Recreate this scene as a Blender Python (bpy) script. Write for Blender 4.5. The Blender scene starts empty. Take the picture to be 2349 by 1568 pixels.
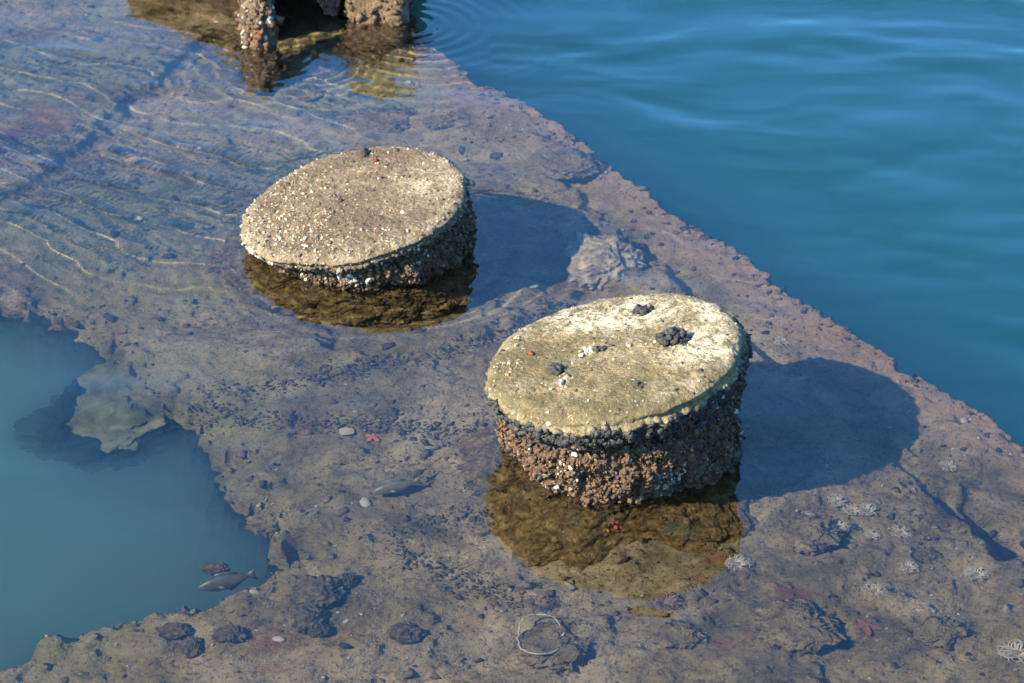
import bpy, bmesh, math, random
import numpy as np
from mathutils import Vector

# ---------------------------------------------------------------- camera, sky, sun, exposure
S = bpy.context.scene
COL = S.collection
CAM_H, PITCH, HFOV = 3.0, math.radians(30), math.radians(24)
cam = bpy.data.cameras.new('camera')
cam_ob = bpy.data.objects.new('camera', cam)
COL.objects.link(cam_ob)
S.camera = cam_ob
cam.sensor_width = 36
cam.lens = 18 / math.tan(HFOV / 2)
cam.clip_start, cam.clip_end = 0.05, 2000
cam_ob.location = (0, 0, CAM_H)
cam_ob.rotation_euler = (math.pi / 2 - PITCH, 0, 0)
cam.dof.use_dof = True
cam.dof.focus_distance = 5.45
cam.dof.aperture_fstop = 8.0

SUN_EL = math.radians(33)
SUN_AZ = np.array([-0.43, -0.20])
SUN_AZ = SUN_AZ / np.linalg.norm(SUN_AZ)
world = bpy.data.worlds.new('World')
S.world = world
world.use_nodes = True
wnt = world.node_tree
sky = wnt.nodes.new('ShaderNodeTexSky')
sky.sky_type = 'NISHITA'
sky.sun_disc = False
sky.sun_elevation = SUN_EL
sky.sun_rotation = math.atan2(SUN_AZ[0], SUN_AZ[1])
sky.ozone_density = 3.5
tint = wnt.nodes.new('ShaderNodeMix')
tint.data_type = 'RGBA'
tint.blend_type = 'MULTIPLY'
tint.inputs[0].default_value = 1
tint.inputs[7].default_value = (0.48, 0.90, 1.24, 1)
wnt.links.new(sky.outputs[0], tint.inputs[6])
wnt.links.new(tint.outputs[2], wnt.nodes['Background'].inputs[0])
wnt.nodes['Background'].inputs[1].default_value = 0.12

sun = bpy.data.lights.new('sun', 'SUN')
sun.energy = 5.0
sun.angle = math.radians(0.5)
sun.color = (1.0, 0.90, 0.74)
sun.cycles.is_caustics_light = True
sun_ob = bpy.data.objects.new('sun', sun)
COL.objects.link(sun_ob)
sdir = Vector((SUN_AZ[0] * math.cos(SUN_EL), SUN_AZ[1] * math.cos(SUN_EL), math.sin(SUN_EL)))
sun_ob.rotation_euler = sdir.to_track_quat('Z', 'Y').to_euler()
sun_ob.location = (-6, -3, 8)

S.view_settings.view_transform = 'Standard'
S.view_settings.look = 'None'
S.view_settings.gamma = 1
S.view_settings.exposure = 1.66
S.cycles.max_bounces = 14
S.cycles.transmission_bounces = 10
S.cycles.volume_bounces = 8
S.cycles.caustics_refractive = True
S.cycles.caustics_reflective = False
S.cycles.sample_clamp_indirect = 6
S.cycles.use_denoising = True

# ---------------------------------------------------------------- photo coordinates (2349 x 1568) to places on the ground
F = 1174.5 / math.tan(HFOV / 2)
CAM = np.array([0, 0, CAM_H])
FW = np.array([0, math.cos(PITCH), -math.sin(PITCH)])
UP = np.array([0, math.sin(PITCH), math.cos(PITCH)])
BED = -0.15


def ray(u, v):
    d = FW + np.array([1., 0, 0]) * (u - 1174.5) / F - UP * (v - 784) / F
    return d / np.linalg.norm(d)


def P(u, v, z=0.0):
    d = ray(u, v)
    return CAM + d * ((z - CAM_H) / d[2])


def PU(u, v, z=BED):
    p = P(u, v, 0)
    d = ray(u, v)
    eta = 1 / 1.33
    c = -d[2]
    t = eta * d + np.array([0, 0, eta * c - math.sqrt(1 - eta * eta * (1 - c * c))])
    return p + t * (z / t[2])


# ---------------------------------------------------------------- noise
def _hash(ix, iy, iz, seed):
    h = (ix.astype(np.int64) * 374761393 + iy.astype(np.int64) * 668265263 + iz.astype(np.int64) * 2147483647 + seed * 974711) & 0xFFFFFFFF
    h = ((h ^ (h >> 13)) * 1274126177) & 0xFFFFFFFF
    h = ((h ^ (h >> 16)) * 2246822519) & 0xFFFFFFFF
    h = h ^ (h >> 15)
    return (h & 0xFFFFFF) / float(0xFFFFFF)


def vnoise(x, y, z=None, seed=0):
    """value noise, -1..1"""
    if z is None:
        x0, y0 = np.floor(x), np.floor(y)
        fx, fy = x - x0, y - y0
        fx = fx ** 3 * (fx * (fx * 6 - 15) + 10)
        fy = fy ** 3 * (fy * (fy * 6 - 15) + 10)
        o = np.zeros_like(x0)
        a = _hash(x0, y0, o, seed); b = _hash(x0 + 1, y0, o, seed)
        c = _hash(x0, y0 + 1, o, seed); d = _hash(x0 + 1, y0 + 1, o, seed)
        return ((a + (b - a) * fx) * (1 - fy) + (c + (d - c) * fx) * fy) * 2 - 1
    x0, y0, z0 = np.floor(x), np.floor(y), np.floor(z)
    fx, fy, fz = x - x0, y - y0, z - z0
    fx = fx ** 3 * (fx * (fx * 6 - 15) + 10)
    fy = fy ** 3 * (fy * (fy * 6 - 15) + 10)
    fz = fz ** 3 * (fz * (fz * 6 - 15) + 10)
    r = 0
    for dz in (0, 1):
        a = _hash(x0, y0, z0 + dz, seed); b = _hash(x0 + 1, y0, z0 + dz, seed)
        c = _hash(x0, y0 + 1, z0 + dz, seed); d = _hash(x0 + 1, y0 + 1, z0 + dz, seed)
        m = (a + (b - a) * fx) * (1 - fy) + (c + (d - c) * fx) * fy
        r = r + m * (fz if dz else 1 - fz)
    return r * 2 - 1


def fbm(x, y, z=None, oct=4, seed=0, gain=0.5):
    r, a = 0, 1.0
    for k in range(oct):
        f = 2.03 ** k
        r = r + a * vnoise(x * f + 13.7 * k, y * f + 7.1 * k, None if z is None else z * f + 3.3 * k, seed + k)
        a *= gain
    return r


def worley(x, y, z=None, seed=0):
    """distance to the nearest feature point"""
    x0, y0 = np.floor(x), np.floor(y)
    best = np.full(x.shape, 9.0)
    z0 = np.floor(z) if z is not None else np.zeros_like(x0)
    for i in (-1, 0, 1):
        for j in (-1, 0, 1):
            for k in ((-1, 0, 1) if z is not None else (0,)):
                cx, cy, cz = x0 + i, y0 + j, z0 + k
                px = cx + _hash(cx, cy, cz, seed); py = cy + _hash(cx, cy, cz, seed + 31)
                d = (x - px) ** 2 + (y - py) ** 2
                if z is not None:
                    d = d + (z - cz - _hash(cx, cy, cz, seed + 77)) ** 2
                best = np.minimum(best, d)
    return np.sqrt(best)


def sstep(a, b, x):
    t = np.clip((x - a) / (b - a), 0, 1)
    return t * t * (3 - 2 * t)


def seg_dist(X, Y, pts):
    best = np.full(X.shape, 1e9)
    for (ax, ay), (bx, by) in zip(pts[:-1], pts[1:]):
        dx, dy = bx - ax, by - ay
        t = np.clip(((X - ax) * dx + (Y - ay) * dy) / (dx * dx + dy * dy + 1e-12), 0, 1)
        best = np.minimum(best, (X - ax - t * dx) ** 2 + (Y - ay - t * dy) ** 2)
    return np.sqrt(best)


def inside(X, Y, poly):
    r = np.zeros(X.shape, bool)
    n = len(poly)
    for i in range(n):
        (ax, ay), (bx, by) = poly[i], poly[(i + 1) % n]
        if ay == by:
            continue
        c = (ay > Y) != (by > Y)
        r ^= c & (X < (bx - ax) * (Y - ay) / (by - ay) + ax)
    return r


def bed_line(pix, z=BED):
    return [tuple(PU(u, v, z)[:2]) for u, v in pix]


# ---------------------------------------------------------------- meshes
def mesh_ob(name, v, f, mat, parent=None, smooth=True, colors=None, loc=None):
    v = np.asarray(v, float).reshape(-1, 3)
    if loc is not None:
        v = v - np.array(loc)
    me = bpy.data.meshes.new(name)
    me.vertices.add(len(v))
    me.vertices.foreach_set('co', v.ravel())
    f = np.asarray(f)
    k = f.shape[1]
    me.loops.add(f.size)
    me.loops.foreach_set('vertex_index', f.ravel().astype(np.int32))
    me.polygons.add(len(f))
    me.polygons.foreach_set('loop_start', (np.arange(len(f)) * k).astype(np.int32))
    me.polygons.foreach_set('use_smooth', np.full(len(f), smooth))
    me.update()
    me.validate()
    if colors is not None:
        at = me.color_attributes.new('mask', 'FLOAT_COLOR', 'POINT')
        c = np.ones((len(v), 4), np.float32)
        c[:, :colors.shape[1]] = colors
        at.data.foreach_set('color', c.ravel())
    me.materials.append(mat)
    o = bpy.data.objects.new(name, me)
    COL.objects.link(o)
    if parent is not None:
        o.parent = parent
    elif loc is not None:
        o.location = loc
    o.cycles.is_caustics_receiver = True
    return o


def tag(o, label=None, cat=None, group=None, kind=None):
    if label: o['label'] = label
    if cat: o['category'] = cat
    if group: o['group'] = group
    if kind: o['kind'] = kind
    return o


def thing(name, loc, label, cat, group=None):
    o = bpy.data.objects.new(name, None)
    o.empty_display_size = 0.1
    COL.objects.link(o)
    o.location = loc
    return tag(o, label, cat, group)


def grid_faces(m, k, wrap=False):
    i = np.arange(m * k).reshape(m, k)
    if wrap:
        i = np.concatenate([i, i[:, :1]], 1)
    return np.stack([i[:-1, :-1], i[:-1, 1:], i[1:, 1:], i[1:, :-1]], -1).reshape(-1, 4)


def grid_normals(p, wrap=True):
    if wrap:
        du = np.roll(p, -1, 1) - np.roll(p, 1, 1)
    else:
        du = np.gradient(p, axis=1)
    dv = np.gradient(p, axis=0)
    n = np.cross(du, dv)
    return n / (np.linalg.norm(n, axis=-1, keepdims=True) + 1e-12)


def ico(sub):
    bm = bmesh.new()
    bmesh.ops.create_icosphere(bm, subdivisions=sub, radius=1)
    v = np.array([x.co[:] for x in bm.verts])
    f = np.array([[x.index for x in q.verts] for q in bm.faces])
    bm.free()
    return v, f


def lump(sub, amp, freq, seed, flat=0.0):
    v, f = ico(sub)
    n = fbm(v[:, 0] * freq + seed * 3.1, v[:, 1] * freq, v[:, 2] * freq, 3, seed)
    v = v * (1 + amp * n)[:, None]
    v[:, 2] *= 1 - flat
    return v, f


def barnacle(seed, n=8, tall=0.8):
    rng = np.random.default_rng(seed)
    rings = [(1.0, -0.2), (0.8, 0.4 * tall), (0.52, tall), (0.36, 0.7 * tall), (0.2, 0.35 * tall)]
    v, f = [], []
    jit = 1 + 0.18 * rng.normal(size=n)
    for r, z in rings:
        for k in range(n):
            a = 2 * math.pi * k / n
            v.append((r * jit[k] * math.cos(a), r * jit[k] * math.sin(a), z + 0.08 * rng.normal()))
    v.append((0, 0, 0.3 * tall))
    m = len(rings)
    for i in range(m - 1):
        for k in range(n):
            a, b, c, d = i * n + k, i * n + (k + 1) % n, (i + 1) * n + (k + 1) % n, (i + 1) * n + k
            f += [(a, b, c), (a, c, d)]
    for k in range(n):
        f.append(((m - 1) * n + k, (m - 1) * n + (k + 1) % n, m * n))
    return np.array(v), np.array(f)


def shard(seed):
    rng = np.random.default_rng(seed)
    n = 6
    a = np.sort(rng.uniform(0, 2 * math.pi, n))
    r = rng.uniform(.55, 1, n)
    ring = np.stack([r * np.cos(a), r * np.sin(a) * .7], 1)
    v = [(x, y, .0) for x, y in ring] + [(x * .7, y * .7, .28) for x, y in ring] + [(0, 0, .34)]
    f = []
    for k in range(n):
        j = (k + 1) % n
        f += [(k, j, n + j), (k, n + j, n + k), (n + k, n + j, 2 * n)]
    return np.array(v), np.array(f)


def frames(nrm, rng, tilt=0.25):
    n = nrm + tilt * rng.normal(size=nrm.shape)
    n = n / np.linalg.norm(n, axis=1, keepdims=True)
    r = rng.normal(size=n.shape)
    t = np.cross(n, r)
    t /= np.linalg.norm(t, axis=1, keepdims=True) + 1e-9
    return t, np.cross(n, t), n


def scatter(bases, pos, nrm, size, rng, tilt=0.25, stretch=0.25):
    """copies of small shapes joined as one crust"""
    V, Fc, off = [], [], 0
    pick = rng.integers(0, len(bases), len(pos))
    for b, (bv, bf) in enumerate(bases):
        m = pick == b
        if not m.any():
            continue
        t, bt, n = frames(nrm[m], rng, tilt)
        s = size[m][:, None] * (1 + stretch * rng.uniform(-1, 1, (m.sum(), 3)))
        w = (pos[m][:, None, :] + bv[None, :, 0, None] * (t * s[:, :1])[:, None] + bv[None, :, 1, None] * (bt * s[:, 1:2])[:, None]
             + bv[None, :, 2, None] * (n * s[:, 2:])[:, None])
        k = len(pos[m])
        V.append(w.reshape(-1, 3))
        Fc.append((bf[None] + (np.arange(k) * len(bv))[:, None, None]).reshape(-1, 3) + off)
        off += k * len(bv)
    return np.concatenate(V), np.concatenate(Fc)


def join(*parts):
    V, Fc, off = [], [], 0
    for v, f in parts:
        V.append(v); Fc.append(np.asarray(f) + off); off += len(v)
    return np.concatenate(V), np.concatenate(Fc)


def tube(path, rad, n=6):
    """triangulated tube along a path, radius per point"""
    path = np.asarray(path, float)
    rad = np.broadcast_to(rad, (len(path),))
    t = np.gradient(path, axis=0)
    t /= np.linalg.norm(t, axis=1, keepdims=True) + 1e-12
    ref = np.array([0.31, 0.17, 0.93])
    a = np.cross(t, ref); a /= np.linalg.norm(a, axis=1, keepdims=True) + 1e-12
    b = np.cross(t, a)
    ang = np.arange(n) * 2 * math.pi / n
    v = path[:, None] + rad[:, None, None] * (a[:, None] * np.cos(ang)[None, :, None] + b[:, None] * np.sin(ang)[None, :, None])
    q = grid_faces(len(path), n, True)
    f = np.concatenate([q[:, [0, 1, 2]], q[:, [0, 2, 3]]])
    return v.reshape(-1, 3), f


# ---------------------------------------------------------------- materials
class N:
    def __init__(self, name):
        self.m = bpy.data.materials.new(name)
        self.m.use_nodes = True
        self.t = self.m.node_tree
        self.b = self.t.nodes['Principled BSDF']
        self.tc = self.t.nodes.new('ShaderNodeTexCoord')

    def link(self, a, b): self.t.links.new(a, b)

    def noise(self, scale, detail=5, rough=0.6, dist=0.0):
        n = self.t.nodes.new('ShaderNodeTexNoise')
        n.inputs['Scale'].default_value = scale
        n.inputs['Detail'].default_value = detail
        n.inputs['Roughness'].default_value = rough
        n.inputs['Distortion'].default_value = dist
        self.link(self.tc.outputs['Object'], n.inputs['Vector'])
        return n.outputs['Fac']

    def voro(self, scale, out='Distance', feature='F1'):
        n = self.t.nodes.new('ShaderNodeTexVoronoi')
        n.feature = feature
        n.inputs['Scale'].default_value = scale
        self.link(self.tc.outputs['Object'], n.inputs['Vector'])
        return n.outputs[out]

    def ramp(self, fac, stops, interp='LINEAR'):
        n = self.t.nodes.new('ShaderNodeValToRGB')
        n.color_ramp.interpolation = interp
        e = n.color_ramp.elements
        while len(e) < len(stops): e.new(0.5)
        for k, (p, c) in enumerate(stops):
            e[k].position = p
            e[k].color = (*c, 1) if not np.isscalar(c) else (c, c, c, 1)
        self.link(fac, n.inputs[0])
        return n.outputs[0]

    def mix(self, fac, a, b, mode='MIX'):
        n = self.t.nodes.new('ShaderNodeMix')
        n.data_type = 'RGBA'
        n.blend_type = mode
        for s, v in ((0, fac), (6, a), (7, b)):
            if hasattr(v, 'links'): self.link(v, n.inputs[s])
            elif s == 0: n.inputs[0].default_value = v
            else: n.inputs[s].default_value = (*v, 1)
        return n.outputs[2]

    def math(self, op, a, b=0.0):
        n = self.t.nodes.new('ShaderNodeMath')
        n.operation = op
        for s, v in ((0, a), (1, b)):
            if hasattr(v, 'links'): self.link(v, n.inputs[s])
            else: n.inputs[s].default_value = v
        return n.outputs[0]

    def attr(self):
        n = self.t.nodes.new('ShaderNodeAttribute')
        n.attribute_name = 'mask'
        s = self.t.nodes.new('ShaderNodeSeparateColor')
        self.link(n.outputs['Color'], s.inputs[0])
        return s.outputs

    def island(self):
        return self.t.nodes.new('ShaderNodeNewGeometry').outputs['Random Per Island']

    def bump(self, h, dist=0.004, strength=1.0):
        n = self.t.nodes.new('ShaderNodeBump')
        n.inputs['Distance'].default_value = dist
        n.inputs['Strength'].default_value = strength
        self.link(h, n.inputs['Height'])
        self.link(n.outputs[0], self.b.inputs['Normal'])

    def done(self, col, rough=0.9, spec=0.3):
        if hasattr(col, 'links'): self.link(col, self.b.inputs['Base Color'])
        else: self.b.inputs['Base Color'].default_value = (*col, 1)
        if hasattr(rough, 'links'): self.link(rough, self.b.inputs['Roughness'])
        else: self.b.inputs['Roughness'].default_value = rough
        self.b.inputs['Specular IOR Level'].default_value = spec
        return self.m


def mat_slab():
    n = N('silted_concrete')
    r, g, b = n.attr()[:3]                       # r: algae green, g: rust red, b: pale rim crust
    c = n.ramp(n.noise(4.2, 12, 0.74, 0.7), [(0.34, (0.075, 0.054, 0.020)), (0.45, (0.22, 0.158, 0.062)), (0.56, (0.34, 0.25, 0.11)), (0.70, (0.50, 0.385, 0.20))])
    c = n.mix(n.ramp(n.noise(1.9, 5, 0.6, 0.8), [(0.50, 0.0), (0.62, 0.6)]), c, (0.46, 0.36, 0.20))
    c = n.mix(n.ramp(n.noise(2.6, 6, 0.65, 1.2), [(0.52, 0.0), (0.66, 0.65)]), c, (0.085, 0.07, 0.03))
    c = n.mix(n.ramp(n.noise(13, 8, 0.75, 0.5), [(0.54, 0.0), (0.68, 0.7)]), c, (0.042, 0.034, 0.022))
    c = n.mix(n.ramp(n.noise(7.3, 5, 0.7, 1.0), [(0.60, 0.0), (0.74, 0.45)]), c, (0.17, 0.075, 0.035))
    c = n.mix(n.ramp(n.noise(40, 6, 0.75), [(0.57, 0.0), (0.68, 0.7)]), c, (0.26, 0.21, 0.14))
    c = n.mix(n.ramp(n.noise(90, 2, 0.5), [(0.32, 0.6), (0.45, 0.0)]), c, (0.025, 0.019, 0.013))
    c = n.mix(n.math('MULTIPLY', r, 0.55), c, (0.24, 0.23, 0.085))
    c = n.mix(n.math('MULTIPLY', g, 0.6), c, (0.22, 0.055, 0.03))
    c = n.mix(n.math('MULTIPLY', b, n.ramp(n.noise(18, 7, 0.75), [(0.35, 0.25), (0.6, 0.85)])), c, (0.42, 0.25, 0.125))
    h = n.math('ADD', n.noise(38, 6, 0.7), n.math('MULTIPLY', n.noise(150, 3, 0.6), 0.35))
    n.bump(h, 0.02, 1.0)
    return n.done(c, 0.95, 0.15)


def mat_stump(name, tan, pale, olive):
    n = N(name)
    r, g, b = n.attr()[:3]                       # r: black band, g: brown wet crust, b: bleached patch
    c = n.ramp(n.noise(9, 7, 0.65, 0.5), [(0.3, olive), (0.5, tan), (0.7, tuple(x * 1.25 for x in tan))])
    c = n.mix(n.ramp(n.noise(22, 9, 0.8, 0.4), [(0.44, 0.0), (0.60, 0.9)]), c, olive)
    c = n.mix(n.ramp(n.noise(5, 9, 0.75, 0.6), [(0.42, 0.0), (0.56, 0.85)]), c, olive)
    wear = n.math('MULTIPLY', n.ramp(n.noise(34, 9, 0.8, 0.6), [(0.42, 0.0), (0.56, 1.0)]), b)
    c = n.mix(wear, c, pale)
    c = n.mix(n.ramp(n.noise(120, 3, 0.6), [(0.30, 0.75), (0.42, 0.0)]), c, (0.07, 0.06, 0.045))
    c = n.mix(n.ramp(n.noise(75, 3, 0.6), [(0.64, 0.0), (0.72, 0.8)]), c, tuple(min(.75, x * 1.1) for x in pale))
    c = n.mix(n.math('MULTIPLY', n.ramp(n.noise(16, 3, 0.6, 0.5), [(0.68, 0.0), (0.75, 0.5)]), n.math('SUBTRACT', 1.0, g)), c, (0.26, 0.10, 0.05))
    brown = n.ramp(n.noise(42, 9, 0.78, 0.8), [(0.36, (0.028, 0.018, 0.013)), (0.45, (0.10, 0.055, 0.028)), (0.55, (0.13, 0.075, 0.038)), (0.64, (0.27, 0.17, 0.08)), (0.74, (0.38, 0.30, 0.18))])
    brown = n.mix(n.ramp(n.noise(13, 4, 0.6, 0.6), [(0.54, 0.0), (0.70, 0.55)]), brown, (0.17, 0.075, 0.045))
    silt = n.ramp(n.noise(30, 9, 0.75, 0.8), [(0.34, (0.025, 0.016, 0.005)), (0.46, (0.12, 0.075, 0.022)), (0.56, (0.25, 0.165, 0.052)), (0.68, (0.46, 0.33, 0.14))])
    silt = n.mix(n.ramp(n.noise(11, 4, 0.6, 0.6), [(0.58, 0.0), (0.70, 0.5)]), silt, (0.13, 0.17, 0.08))
    brown = n.mix(b, brown, silt)
    c = n.mix(g, c, brown)
    black = n.ramp(n.noise(60, 5, 0.7), [(0.35, (0.008, 0.008, 0.009)), (0.65, (0.045, 0.045, 0.05)), (0.8, (0.12, 0.11, 0.10))])
    c = n.mix(r, c, black)
    h = n.math('ADD', n.noise(70, 6, 0.7), n.math('MULTIPLY', n.voro(95), 0.4))
    h = n.math('ADD', h, n.math('MULTIPLY', n.noise(210, 4, 0.7), 0.6))
    n.bump(h, 0.011, 1.0)
    return n.done(c, n.math('SUBTRACT', 0.88, n.math('MULTIPLY', g, 0.36)), 0.4)


def mat_island(name, stops, rough=0.75, spec=0.4, dark=0.5, patch=None):
    n = N(name)
    c = n.ramp(n.island(), stops)
    if patch:
        c = n.mix(n.ramp(n.noise(17, 4, 0.65, 0.5), [(0.45, 0.0), (0.58, 0.75)]), c, patch)
    c = n.mix(n.ramp(n.noise(160, 3, 0.6), [(0.35, dark), (0.55, 0.0)]), c, (0.03, 0.025, 0.02))
    n.bump(n.noise(260, 4, 0.7), 0.002, 0.8)
    return n.done(c, rough, spec)


def mat_plain(name, a, b, scale, rough=0.85, spec=0.25, bump=0.002):
    n = N(name)
    c = n.ramp(n.noise(scale, 5, 0.65, 0.3), [(0.35, a), (0.65, b)])
    n.bump(n.noise(scale * 3, 4, 0.7), bump, 0.9)
    return n.done(c, rough, spec)


def mat_water():
    m = bpy.data.materials.new('sea_water')
    m.use_nodes = True
    t = m.node_tree
    t.nodes.clear()
    o = t.nodes.new('ShaderNodeOutputMaterial')
    g = t.nodes.new('ShaderNodeBsdfGlass')
    g.inputs['Roughness'].default_value = 0
    g.inputs['IOR'].default_value = 1.6
    t.links.new(g.outputs[0], o.inputs['Surface'])
    return m


def mat_murk(name, color, density):
    m = bpy.data.materials.new(name)
    m.use_nodes = True
    t = m.node_tree
    t.nodes.clear()
    o = t.nodes.new('ShaderNodeOutputMaterial')
    v = t.nodes.new('ShaderNodeVolumePrincipled')
    v.inputs['Color'].default_value = (*color, 1)
    v.inputs['Density'].default_value = density
    t.links.new(v.outputs[0], o.inputs['Volume'])
    return m


M_slab = mat_slab()
M_seabed = mat_plain('dark_mud', (0.03, 0.035, 0.03), (0.06, 0.06, 0.05), 3)
M_front = mat_stump('olive_worn_concrete', (0.26, 0.185, 0.08), (0.62, 0.51, 0.33), (0.10, 0.074, 0.024))
M_back = mat_stump('tan_worn_concrete', (0.19, 0.122, 0.062), (0.46, 0.355, 0.215), (0.105, 0.068, 0.032))
M_barn = mat_island('barnacle_shell', [(0.0, (0.022, 0.011, 0.006)), (0.4, (0.075, 0.036, 0.017)), (0.7, (0.13, 0.075, 0.036)), (0.88, (0.26, 0.18, 0.09)), (0.96, (0.52, 0.43, 0.27)), (1.0, (0.20, 0.06, 0.03))], 0.6, 0.5, patch=(0.05, 0.03, 0.014))
M_barnpale = mat_island('pale_barnacle_shell', [(0.0, (0.14, 0.11, 0.08)), (0.35, (0.32, 0.26, 0.18)), (0.65, (0.48, 0.41, 0.29)), (0.9, (0.66, 0.60, 0.47)), (1.0, (0.10, 0.08, 0.07))], 0.65, 0.45)
M_barntop = mat_island('cream_barnacle_shell', [(0.0, (0.12, 0.085, 0.05)), (0.4, (0.28, 0.21, 0.12)), (0.75, (0.42, 0.34, 0.21)), (0.95, (0.48, 0.40, 0.26)), (1.0, (0.56, 0.49, 0.36))], 0.65, 0.4)


def mat_fuzz(name, stops, scale, rough):
    n = N(name)
    c = n.ramp(n.noise(scale, 9, 0.8, 0.8), stops)
    c = n.mix(n.ramp(n.noise(13, 4, 0.6, 0.6), [(0.54, 0.0), (0.70, 0.5)]), c, tuple(x * .55 for x in stops[-2][1]))
    n.bump(n.noise(240, 4, 0.7), 0.003, 1.0)
    return n.done(c, rough, 0.45)


M_algae = mat_fuzz('brown_algae_tuft', [(0.34, (0.014, 0.008, 0.004)), (0.45, (0.065, 0.033, 0.014)), (0.55, (0.12, 0.066, 0.028)), (0.66, (0.23, 0.145, 0.065))], 42, 0.6)
M_mussel = mat_fuzz('black_mussel', [(0.34, (0.006, 0.005, 0.004)), (0.5, (0.024, 0.021, 0.017)), (0.62, (0.065, 0.058, 0.046)), (0.75, (0.15, 0.13, 0.10))], 55, 0.5)
M_white = mat_island('shell_white', [(0.0, (0.24, 0.20, 0.14)), (0.6, (0.40, 0.35, 0.26)), (1.0, (0.56, 0.52, 0.42))], 0.6, 0.3, 0.25)
M_rust = mat_plain('rust_sponge', (0.10, 0.028, 0.014), (0.19, 0.06, 0.027), 60)
M_sponge = mat_plain('dark_sponge_skin', (0.045, 0.036, 0.018), (0.18, 0.14, 0.07), 45, 0.95, 0.1, 0.006)
M_rock = mat_plain('sunken_rock_skin', (0.05, 0.06, 0.028), (0.15, 0.15, 0.075), 12, 0.95, 0.1, 0.01)
M_pale_rock = mat_plain('pale_crusted_rock', (0.16, 0.115, 0.055), (0.58, 0.46, 0.27), 26, 0.9, 0.2, 0.01)
M_anem = mat_plain('pale_tentacle', (0.34, 0.275, 0.165), (0.54, 0.46, 0.31), 70, 0.6, 0.3, 0.001)
M_anembrown = mat_plain('brown_tentacle', (0.13, 0.085, 0.05), (0.27, 0.19, 0.115), 70, 0.6, 0.3, 0.001)
M_star = mat_plain('red_star_skin', (0.15, 0.05, 0.035), (0.25, 0.10, 0.065), 60, 0.8, 0.2)
M_star2 = mat_plain('orange_star_skin', (0.38, 0.11, 0.04), (0.50, 0.18, 0.07), 60, 0.8, 0.2)
M_fish = mat_plain('grey_green_fish_skin', (0.10, 0.095, 0.05), (0.19, 0.17, 0.09), 30, 0.4, 0.4, 0.0005)
M_fishd = mat_plain('dark_fish_skin', (0.05, 0.048, 0.03), (0.10, 0.095, 0.055), 30, 0.4, 0.4, 0.0005)
M_leaf = mat_plain('yellow_leaf_skin', (0.28, 0.22, 0.10), (0.38, 0.31, 0.15), 40, 0.7, 0.3, 0.0005)

# ---------------------------------------------------------------- slab under the water
right_edge = [(560, -330), (760, -180), (880, -60), (930, 30), (985, 108), (1100, 190), (1285, 305), (1420, 412), (1520, 478), (1575, 508), (1740, 622), (1890, 742),
              (1985, 812), (2065, 862), (2170, 930), (2270, 990), (2349, 1040), (2600, 1215), (3300, 1800)]
hole = [(-1700, 1900), (-300, 1560), (0, 1458), (120, 1420), (200, 1398), (330, 1352), (470, 1345), (530, 1320), (600, 1285), (640, 1262), (645, 1248), (612, 1200), (560, 1165),
        (500, 1125), (455, 1080), (420, 1020), (395, 965), (345, 915), (300, 890), (255, 850), (215, 815), (165, 770), (130, 742), (60, 722), (-60, 705), (-700, 640)]
outer = [(-2600, 640), (-2600, -420), (560, -420)]
re_w, ho_w, ou_w = bed_line(right_edge), bed_line(hole), bed_line(outer)
# anticlockwise ring: right edge down, bottom, hole, left, top
ring = re_w + [(3.5, 2.0), (-3.0, 2.0)] + ho_w + ou_w


def fine_axis(a, b, step, far):
    mid = np.arange(a, b + step / 2, step)
    e = step * np.cumsum(1.35 ** np.arange(1, 60))
    e = e[e < far]
    return np.concatenate([(a - e)[::-1], mid, b + e])


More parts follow.
